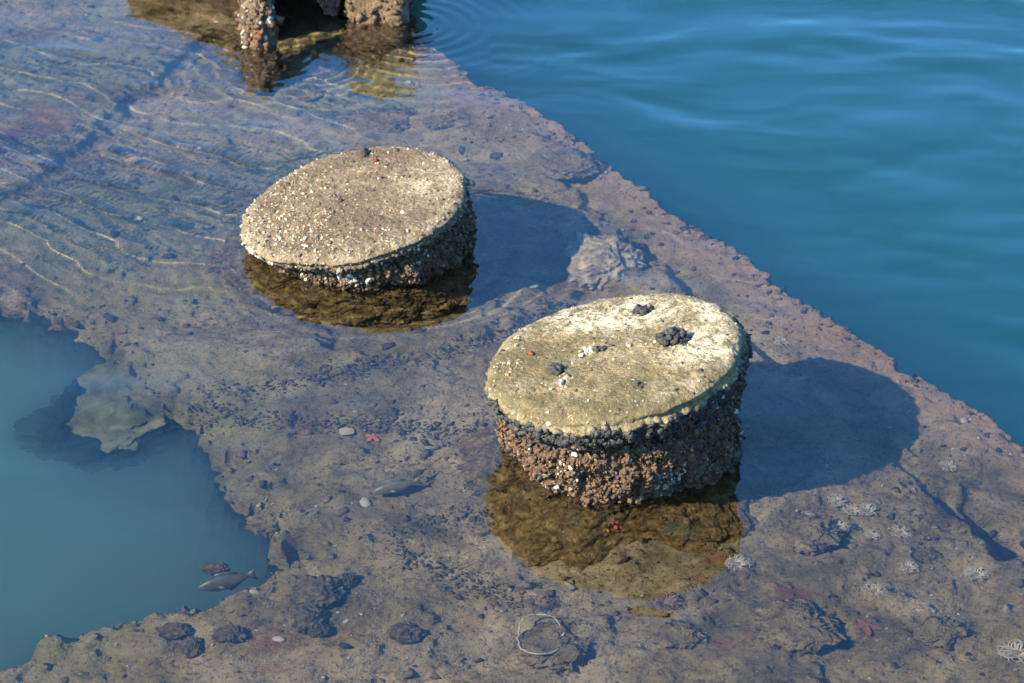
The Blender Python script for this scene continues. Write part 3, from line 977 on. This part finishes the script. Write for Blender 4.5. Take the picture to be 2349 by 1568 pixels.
ends = np.concatenate([np.stack([ii[:-1, e], ii[1:, e], ii[1:, e] + m_ * k_, ii[:-1, e] + m_ * k_], -1) for e in (0, -1)])
wc = np.zeros((len(va), 3)); wc[:, 1] = 1
mesh_ob('eroded_wall', va - eo, np.concatenate([fa, fb, ends]), M_back, ER, colors=wc)
for (name, u, v, tu, r0, r1, seed, rz, lab) in (('leg', 595, 108, 585, .054, .040, 31, .22, 'pale barnacled leg nearest the camera'), ('leg', 872, 36, 862, .088, .100, 37, .30, 'thicker brown leg on the right')):
    b = P(u, v); b[1] -= .12; b[2] = -.22
    t = P(tu, v); t[1] += .20; t[2] = rz
    p, nn = column(b, t, r0 * 1.25, r1, seed)
    c = np.zeros(p.shape); zfade = p[..., 2]
    c[..., 1] = 1 - .75 * sstep(.08, .13, zfade) * (seed == 31)
    c[..., 2] = .4
    leg = mesh_ob(name, p.reshape(-1, 3) - eo, grid_faces(p.shape[0], p.shape[1], True), M_back, ER, colors=c.reshape(-1, 3))
    leg['label'] = lab
    rng = np.random.default_rng(seed)
    up_ = (p[..., 2] > -.15).ravel()
    cand = np.nonzero(up_)[0]
    i = rng.choice(cand, 260)
    vv, ff = scatter(BARN, p.reshape(-1, 3)[i], nn.reshape(-1, 3)[i], lognorm(rng, 260, .0052, .4, .0025, .011), rng, .3)
    tag(mesh_ob('pale_barnacles', vv - eo, ff, M_barnpale if seed == 31 else M_barn, leg), kind='stuff')
    i = rng.choice(cand, 420)
    vv, ff = scatter(TUFT, p.reshape(-1, 3)[i], nn.reshape(-1, 3)[i], lognorm(rng, 420, .008, .5, .003, .018), rng, .3)
    tag(mesh_ob('algae_tufts', vv - eo, ff, M_algae, leg), kind='stuff')
    if seed == 31:
        w = P(556, 72, .06)
        q_ = np.argsort(((p.reshape(-1, 3) - np.array([w[0] + .01, b[1] - .02, .075])) ** 2).sum(1))[:400]
        i = rng.choice(q_, 22)
        vv, ff = scatter(LUMP, p.reshape(-1, 3)[i], nn.reshape(-1, 3)[i], lognorm(rng, 22, .008, .3, .004, .012), rng, .3)
        tag(mesh_ob('rust_growth', vv - eo, ff, M_rust, leg), 'rusty red growth on the left of the leg')

b = P(762, 34); b[1] -= .02; b[2] = .012
t = P(750, 20); t[1] += .22; t[2] = .22
p, nn = column(b, t, .018, .085, 41)
c = np.zeros(p.shape); c[..., 1] = 1
stub = mesh_ob('hanging_stub', p.reshape(-1, 3) - eo, grid_faces(p.shape[0], p.shape[1], True), M_back, ER, colors=c.reshape(-1, 3))
rng = np.random.default_rng(41)
i = rng.choice(p.shape[0] * p.shape[1], 260)
vv, ff = scatter(TUFT + BARN, p.reshape(-1, 3)[i], nn.reshape(-1, 3)[i], lognorm(rng, 260, .006, .4, .003, .012), rng, .3)
tag(mesh_ob('barnacle_crust', vv - eo, ff, M_barn, stub), kind='stuff')

# ---------------------------------------------------------------- shell grit strewn over the slab (nobody could count it)
rng = np.random.default_rng(5)
cx, cy = rng.uniform(-1.8, 1.8, 60000), rng.uniform(3.7, 8.0, 60000)
ix = np.clip(np.searchsorted(SX, cx), 0, len(SX) - 1); iy = np.clip(np.searchsorted(SY, cy), 0, len(SY) - 1)
zz = Zs[iy, ix]; e = sr[iy, ix]; h_ = sh[iy, ix]
dens = .012 + .20 * sstep(.2, .05, e) + .06 * sstep(.25, .05, h_) + .16 * sstep(.35, 1.0, fbm(cx * 2.2, cy * 2.2, None, 3, 301)) + .12 * sstep(.5, .0, np.hypot(cx - .75, cy - 4.5))
ok = (zz > -.26) & (e > 0) & (h_ > -.02) & (rng.uniform(size=60000) < dens * .8)
pos = np.stack([cx, cy, zz + .001], 1)[ok]
nn = np.tile([[0, 0, 1.]], (len(pos), 1))
vv, ff = scatter(SHARD, pos, nn, lognorm(rng, len(pos), .0036, .5, .0015, .011), rng, .45)
tag(mesh_ob('shell_grit', vv, ff, M_white), 'tiny pale shell fragments strewn over the submerged slab', 'shell grit', kind='stuff')
# small pebbles, tufts and crust lumps
cx, cy = rng.uniform(-1.8, 1.8, 90000), rng.uniform(3.7, 8.0, 90000)
ix = np.clip(np.searchsorted(SX, cx), 0, len(SX) - 1); iy = np.clip(np.searchsorted(SY, cy), 0, len(SY) - 1)
zz = Zs[iy, ix]; e = sr[iy, ix]; h_ = sh[iy, ix]
dn = .02 + .20 * sstep(.0, .8, fbm(cx * 3.1, cy * 3.1, None, 3, 311)) + .25 * sstep(.14, .02, e) + .15 * sstep(.2, .02, h_)
dn = dn * (1 - .7 * sstep(-.2, -1.0, cx - .2 * (cy - 5.5)))
ok = (zz > -.32) & (e > .0) & (h_ > -.01) & (rng.uniform(size=len(cx)) < dn * .75)
pos = np.stack([cx, cy, zz + .001], 1)[ok]
nn = np.tile([[0, 0, 1.]], (len(pos), 1))
vv, ff = scatter(LUMP + TUFT, pos, nn, lognorm(rng, len(pos), .0048, .55, .0018, .020), rng, .4, .4)
tag(mesh_ob('rubble', vv, ff, mat_island('rubble_stone', [(0, (.035, .026, .015)), (.25, (.09, .062, .03)), (.7, (.17, .12, .06)), (.93, (.26, .20, .115)), (1, (.40, .35, .24))], .9, .15)), 'small brown stones and crust lumps on the submerged slab', 'rubble', kind='stuff')


# added dark tufts imitate curved reflection bands between the broken hole and near stump
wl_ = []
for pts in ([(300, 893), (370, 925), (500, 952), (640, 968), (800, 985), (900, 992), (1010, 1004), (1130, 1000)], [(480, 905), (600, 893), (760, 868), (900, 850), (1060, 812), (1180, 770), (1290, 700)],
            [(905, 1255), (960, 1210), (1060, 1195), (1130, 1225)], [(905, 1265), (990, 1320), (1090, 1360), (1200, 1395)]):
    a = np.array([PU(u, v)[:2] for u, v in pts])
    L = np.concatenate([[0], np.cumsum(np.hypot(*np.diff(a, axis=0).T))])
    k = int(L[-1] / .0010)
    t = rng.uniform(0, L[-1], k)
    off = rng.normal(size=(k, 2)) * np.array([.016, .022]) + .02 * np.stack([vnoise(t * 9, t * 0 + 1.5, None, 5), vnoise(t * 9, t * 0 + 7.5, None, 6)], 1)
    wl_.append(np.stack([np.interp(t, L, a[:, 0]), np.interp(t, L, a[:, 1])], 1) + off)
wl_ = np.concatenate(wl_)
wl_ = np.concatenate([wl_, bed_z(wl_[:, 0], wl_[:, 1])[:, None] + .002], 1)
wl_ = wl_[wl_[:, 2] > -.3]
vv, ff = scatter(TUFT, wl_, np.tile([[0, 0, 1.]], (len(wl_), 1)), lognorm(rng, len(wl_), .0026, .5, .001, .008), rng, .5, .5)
tag(mesh_ob('reflection_tufts', vv, ff, mat_island('dark_reflection_tufts', [(0, (.05, .04, .014)), (.6, (.11, .08, .03)), (1, (.2, .15, .06))], .8, .2)), 'curved dark lines of added tufts imitating a reflection between the broken hole and the near stump', 'reflection_tufts', kind='stuff')


# ---------------------------------------------------------------- creatures and loose things on the slab
def anemone(u, v, size, mat, label, seed, spread=.9, n=46):
    rng = np.random.default_rng(seed)
    c = on_bed(u, v)
    root = thing('sea_anemone', tuple(c), label, 'anemone', 'sea anemones on the slab')
    parts = []
    for k in range(n):
        a = 2 * math.pi * k / n * 1.0 + rng.normal() * .08
        r0 = size * rng.uniform(.18, .32)
        L = size * rng.uniform(.65, 1.0)
        t = np.linspace(0, 1, 7)
        el = rng.uniform(.15, .75)
        bend = rng.normal() * .75
        aa = a + bend * t ** 1.5
        rad = r0 + L * t * (1 - .18 * t) * spread
        hz = size * (.25 + el * np.sin(t * 2.2) * .55)
        path = np.stack([rad * np.cos(aa), rad * np.sin(aa), hz], 1)
        parts.append(tube(path, size * np.linspace(.05, .018, 7), 5))
    vv, ff = join(*parts)
    mesh_ob('tentacles', vv, ff, mat, root)
    dv, df = lump(2, .12, 2, seed % 7, .0)
    dv = dv * np.array([.34, .34, .30]) * size
    mesh_ob('column', dv + np.array([0, 0, .08 * size]), df, M_anembrown, root)
    return root


AN = [(2005, 1374, .024, M_anem, 'pale anemone with long straight tentacles beside the red sea star'),
      (2082, 1322, .022, M_anem, 'pale anemone with curled tentacles on the open silt right of the near stump'),
      (2238, 1338, .026, M_anem, 'flat whitish anemone closest to the dark gap by the lower right edge'),
      (2328, 1518, .036, M_anem, 'large frilly anemone in the lower right corner'),
      (1795, 802, .024, M_anem, 'pale anemone just right of the near stump top, under the sunken edge beam'),
      (1918, 1168, .024, M_anem, 'pale anemone at the upper end of the row beside the stump shadow'),
      (1952, 1188, .022, M_anem, 'pale anemone in the middle of the row beside the stump shadow'),
      (1990, 1188, .024, M_anem, 'white anemone with bold tentacles, right end of the row beside the stump shadow'),
      (2062, 1240, .026, M_anem, 'tall fan-shaped anemone below the row beside the stump shadow'),
      (1925, 1225, .022, M_anem, 'pale anemone at the lower end of the row beside the stump shadow'),
      (2175, 1085, .022, M_anem, 'cream anemone on the edge beam near the right border'),
      (1998, 1246, .018, M_anem, 'small yellowish anemone between the row and the fan-shaped anemone'),
      (1530, 1400, .032, M_anembrown, 'brown striped anemone just below the near stump reflection'),
      (1235, 1400, .030, M_anembrown, 'purplish brown anemone above the pale worm tube loop'),
      (1692, 1312, .028, M_anem, 'yellowish anemone seen through the right end of the near stump reflection'),
      (1850, 1200, .018, M_anem, 'small pale anemone at the foot of the stump shadow'),
      (1985, 298, .022, M_anem, None)]
for k, (u, v, s, m, lab) in enumerate(AN):
    if lab:
        anemone(u, v, s * 1.15, m, lab, 400 + k, .95, 46 if m is M_anem else 60)


def clod(name, u, v, rx, ry, rz, mat, label, cat, seed, group=None, sub=5, amp=.22, rough=.10, sink=.3, rot=0):
    c = on_bed(u, v)
    vv, ff = ico(sub)
    n = fbm(vv[:, 0] * 1.6 + seed, vv[:, 1] * 1.6, vv[:, 2] * 1.6, 4, seed)
    w = .5 - worley(vv[:, 0] * 5 + seed, vv[:, 1] * 5, vv[:, 2] * 5, seed + 1)
    n = n + .35 * fbm(vv[:, 0] * 9 + seed, vv[:, 1] * 9, vv[:, 2] * 9, 3, seed + 2, .6)
    w = w + .6 * (.5 - worley(vv[:, 0] * 13 + seed, vv[:, 1] * 13, vv[:, 2] * 13, seed + 3))
    vv = vv * (1 + amp * n + rough * w)[:, None] * np.array([rx, ry, rz])
    a = math.radians(rot)
    vv = np.stack([vv[:, 0] * math.cos(a) - vv[:, 1] * math.sin(a), vv[:, 0] * math.sin(a) + vv[:, 1] * math.cos(a), vv[:, 2]], 1)
    o = mesh_ob(name, vv, ff, mat)
    o.location = (c[0], c[1], c[2] + rz * (1 - sink) * .5)
    return tag(o, label, cat, group)


SP = [(735, 1385, .052, .060, .045, 'largest dark knobbly sponge on the silt below the broken hole'), (795, 1358, .022, .024, .035, 'dark round sponge touching the far side of the largest sponge'),
      (715, 1445, .036, .040, .035, 'dark sponge just in front of the largest sponge'), (735, 1470, .024, .02, .03, 'small dark sponge with a black shadow in front of the pair of sponges'),
      (405, 1470, .032, .026, .02, 'low dark sponge lying left of the middle near the bottom'), (530, 1475, .036, .028, .022, 'oval dark sponge between the low sponge and the shadowed hollow'),
      (935, 1475, .034, .032, .026, 'dark sponge left of the worm tube loop'), (495, 1330, .030, .018, .020, 'dark tuft on the lower rim of the broken hole'),
      (445, 1505, .02, .035, .02, 'narrow dark sponge in the hollow near the bottom left'), (2115, 1300, .036, .042, .02, 'blurry dark green sponge beside the long edge beam'),
      (885, 970, .03, .03, .018, 'dark seaweed clump under the swirling reflection left of the near stump')]
for k, (u, v, a, b, c, lab) in enumerate(SP):
    clod('sponge', u, v, a, b, c, M_sponge, lab, 'sponge', 500 + k, 'dark sponges on the slab', rough=.28)

RK = [(1385, 612, .10, .15, .05, 'pale broken lump of rock catching the light just behind the near stump'), (1310, 390, .09, .09, .04, 'rounded rock beside the far stump top, near the slab edge'), (890, 300, .10, .09, .03, 'broad flat rock beyond the far stump'),
      (700, 240, .06, .06, .03, 'small rock between the far stump and the eroded stump'), (1010, 300, .05, .05, .03, 'pale rounded rock right of the broad flat rock'),
      (480, 630, .06, .05, .02, 'rock to the left of the far stump'), (1830, 1455, .10, .09, .03, 'low rock below the near stump reflection'),
      (1560, 1480, .06, .05, .025, 'greenish rock at the bottom below the near stump'), (1270, 1500, .08, .08, .03, 'lumpy rock inside the worm tube loop'),
      (2150, 1470, .06, .05, .02, 'brown rock at the lower right'), (620, 1235, .05, .05, .035, 'rock at the tip of the broken hole'), (1860, 1240, .07, .07, .04, 'lit rock at the lower edge of the near stump shadow')]
for k, (u, v, a, b, c, lab) in enumerate(RK):
    clod('rock', u, v, a * .9, b * .9, c, M_pale_rock if 'pale broken' in lab else M_slab, lab, 'rock', 540 + k, 'rocks on the slab', rough=.2, amp=.3, sink=.8)

# tilted slab of rock down in the hole
c = PU(250, 1005, -.40)
vv, ff = ico(6)
k = np.abs(vv).max(1, keepdims=True)
vv = vv / (np.abs(vv) ** 4).sum(1, keepdims=True) ** .25
vv = vv * (1 + .06 * fbm(vv[:, 0] * 7, vv[:, 1] * 7, vv[:, 2] * 7, 4, 79) + .20 * fbm(vv[:, 0] * 1.5, vv[:, 1] * 1.5, vv[:, 2] * 1.5, 4, 77) + .05 * (.5 - worley(vv[:, 0] * 4, vv[:, 1] * 4, vv[:, 2] * 4, 78)))[:, None] * np.array([.17, .20, .075])
sunk = tag(mesh_ob('sunken_rock', vv, ff, M_rock), 'big tilted greenish rock sunk in the broken hole', 'rock')
sunk.location = c
sunk.rotation_euler = (math.radians(8), math.radians(-7), math.radians(-35))


def star(u, v, size, mat, label, seed, name='sea_star'):
    c = on_bed(u, v)
    n, rings = 80, 14
    th = np.linspace(0, 2 * math.pi, n, endpoint=False)
    ro = .48 + .52 * np.abs(np.cos(2.5 * (th + .3 * seed))) ** 1.6
    t = np.linspace(.02, 1, rings)[:, None]
    x = t * ro * np.cos(th) * size; y = t * ro * np.sin(th) * size
    z = size * (.30 * (1 - t ** 2) + .08 * (1 - t) + .02) + 0 * th
    vv = np.stack([x, y, z], -1)
    o = mesh_ob(name, np.concatenate([vv, vv[-1:] * np.array([1, 1, 0])], 0), grid_faces(rings + 1, n, True), mat)
    o.location = (c[0], c[1], c[2] - .002)
    return tag(o, label, 'sea star')


star(1988, 1452, .034, M_star, 'dull red five-armed sea star on the silt below the anemones', 1)
star(857, 1020, .024, M_star2, 'orange sea star lying left of the near stump beside a yellow leaf', 3)


def leaf(u, v, L, W, rot, label):
    c = on_bed(u, v)
    t = np.linspace(-1, 1, 15)[:, None]; s = np.linspace(-1, 1, 9)[None]
    w = W * np.sqrt(np.clip(1 - np.abs(t) ** 2.6, 0, 1)) + .001
    x = L * t + 0 * s; y = w * s; z = .004 * np.cos(t * 2) + .006 * s ** 2 + .004
    top_ = np.stack([x, y, z], -1); bot = top_ - np.array([0, 0, .0012])
    i = np.arange(15 * 9).reshape(15, 9)
    f = np.concatenate([grid_faces(15, 9), grid_faces(15, 9)[:, ::-1] + 135])
    b = np.concatenate([i[0], i[1:, -1], i[-1, -2::-1], i[-2:0:-1, 0]])
    bn = np.roll(b, -1)
    f = np.concatenate([f, np.stack([b, b + 135, bn + 135, bn], -1)])
    o = mesh_ob('leaf', np.concatenate([top_.reshape(-1, 3), bot.reshape(-1, 3)]), f, M_leaf)
    o.location = (c[0], c[1], c[2] + .006)
    o.rotation_euler = (0, 0, math.radians(rot))
    return tag(o, label, 'leaf')


leaf(795, 1014, .020, .017, 10, 'pale yellow leaf lying on the slab left of the orange sea star')


def fish(u, v, z, L, rot, mat, label):
    c = PU(u, v, z)
    root = thing('fish', tuple(c), label, 'fish', 'fish over the slab')
    root.rotation_euler = (0, 0, math.radians(rot))
    t = np.linspace(0, 1, 26)
    prof = np.clip(np.sin(np.pi * np.clip(t * .93 + .02, 0, 1)) ** .75, 0, 1) * (1 - .28 * t)
    prof[0] = .03
    th = np.linspace(0, 2 * math.pi, 18, endpoint=False)
    x = L * (.5 - t)[:, None] + 0 * th
    y = (L * .13 * prof)[:, None] * np.cos(th); zz_ = (L * .24 * prof)[:, None] * np.sin(th)
    mesh_ob('body', np.stack([x, y, zz_], -1), grid_faces(26, 18, True), mat, root)

    def fin(name, pts, thick):
        pts = np.array(pts, float) * L
        n = len(pts)
        a = np.stack([pts[:, 0], pts[:, 2] if pts.shape[1] > 2 else np.zeros(n), pts[:, 1]], 1)
        cen = a.mean(0)
        vv = np.concatenate([a + [0, thick * .3, 0], a - [0, thick * .3, 0], [cen + [0, thick, 0], cen - [0, thick, 0]]])
        ff = []
        for k in range(n):
            j = (k + 1) % n
            ff += [(k, j, 2 * n), (n + j, n + k, 2 * n + 1), (k, n + k, n + j), (k, n + j, j)]
        mesh_ob(name, vv, np.array(ff), mat, root)
    fin('tail_fin', [(-.44, .03), (-.55, .09), (-.68, .19), (-.63, .04), (-.63, -.04), (-.68, -.19), (-.55, -.09), (-.44, -.03)], L * .012)
    fin('dorsal_fin', [(.2, .19), (.08, .30), (-.12, .29), (-.32, .17), (-.32, .1), (.0, .18)], L * .01)
    fin('anal_fin', [(-.02, -.19), (-.12, -.28), (-.32, -.15), (-.3, -.09)], L * .01)
    for s in (-1, 1):
        fin('pectoral_fin', [(.16, -.03, s * .11), (.08, -.10, s * .20), (-.02, -.09, s * .22), (.06, -.01, s * .12)], L * .006)
    root.rotation_euler = (math.radians(35), 0, math.radians(rot))
    return root


fish(903, 1131, -.12, .105, 205, M_fish, 'grey-green fish over the slab left of the near stump')
fish(512, 1352, -.15, .115, 205, M_fishd, 'dark fish along the lower rim of the broken hole')
fish(960, 1098, -.11, .045, 230, M_fishd, 'small dark fish swimming behind the grey-green fish')

# pale worm tube loop
c = on_bed(1238, 1485)
th = np.linspace(.35, 2 * math.pi + .05, 120)
rx = .047 * (1 + .05 * np.cos(3 * th + 1)); ry = .075 * (1 + .04 * np.cos(2 * th))
path = np.stack([rx * np.cos(th) + .003 * vnoise(th * 6, th * 0, None, 3), ry * np.sin(th), .012 + .006 * np.sin(3 * th)], 1)
rad = .0024 * (1 + .35 * vnoise(th * 9, th * 0 + 2.2, None, 5))
vv, ff = tube(path, rad, 8)
loop = tag(mesh_ob('worm_tube', vv, ff, M_anem), 'pale broken loop of worm tube on a lump near the bottom', 'worm tube')
loop.location = (c[0], c[1], float(max(bed_z(c[0], c[1] + .06), bed_z(c[0], c[1] - .06), c[2])) + .02)

# larger shells that can be told apart
SH = [(840, 1168, .020, 'oval cream shell below the grey-green fish'), (1887, 742, .008, 'bright white shell on the rim of the slab edge'), (940, 200, .014, 'white shell near the eroded stump'),
      (795, 1443, .008, 'small white shell beside the dark sponges'), (420, 1533, .0, ''), (655, 1302, .010, 'white shell below the tip of the broken hole'), (585, 1375, .014, 'ribbed white shell near the dark fish'),
      (640, 1483, .014, 'white shell at the bottom below the dark sponges'), (2210, 975, .014, 'yellowish shell on the edge beam right of the stump shadow'), (1225, 678, .014, 'pearly shell between the two stumps'),
      (825, 1140, .0, ''), (1000, 300, .018, 'pale shell beyond the far stump, near the slab edge'), (600, 372, .010, 'small bluish white shell left of the far stump'),
      (2190, 1083, .0, ''), (1250, 1375, .0, '')]
for k, (u, v, s, lab) in enumerate(SH):
    if s:
        c = on_bed(u, v)
        rng = np.random.default_rng(600 + k)
        n, rg = 26, 8
        th = np.linspace(0, 2 * math.pi, n, endpoint=False)
        t = np.linspace(.03, 1, rg)[:, None]
        rr = t * s * (1 + .06 * np.cos(7 * th) + .12 * np.cos(th + k))
        zz_ = s * .38 * (1 - t ** 2) + .02 * s * np.cos(11 * th) * t
        vv = np.stack([rr * np.cos(th), .7 * rr * np.sin(th), zz_], -1)
        vv = np.concatenate([vv, vv[-1:] * np.array([1, 1, 0]) - np.array([0, 0, .1 * s])], 0)
        o = mesh_ob('shell', vv, grid_faces(rg + 1, n, True), M_white)
        o.location = (c[0], c[1], c[2] + .002)
        o.rotation_euler = (rng.normal() * .2, rng.normal() * .2, rng.uniform(0, 6))
        tag(o, lab, 'shell', 'shells on the slab')
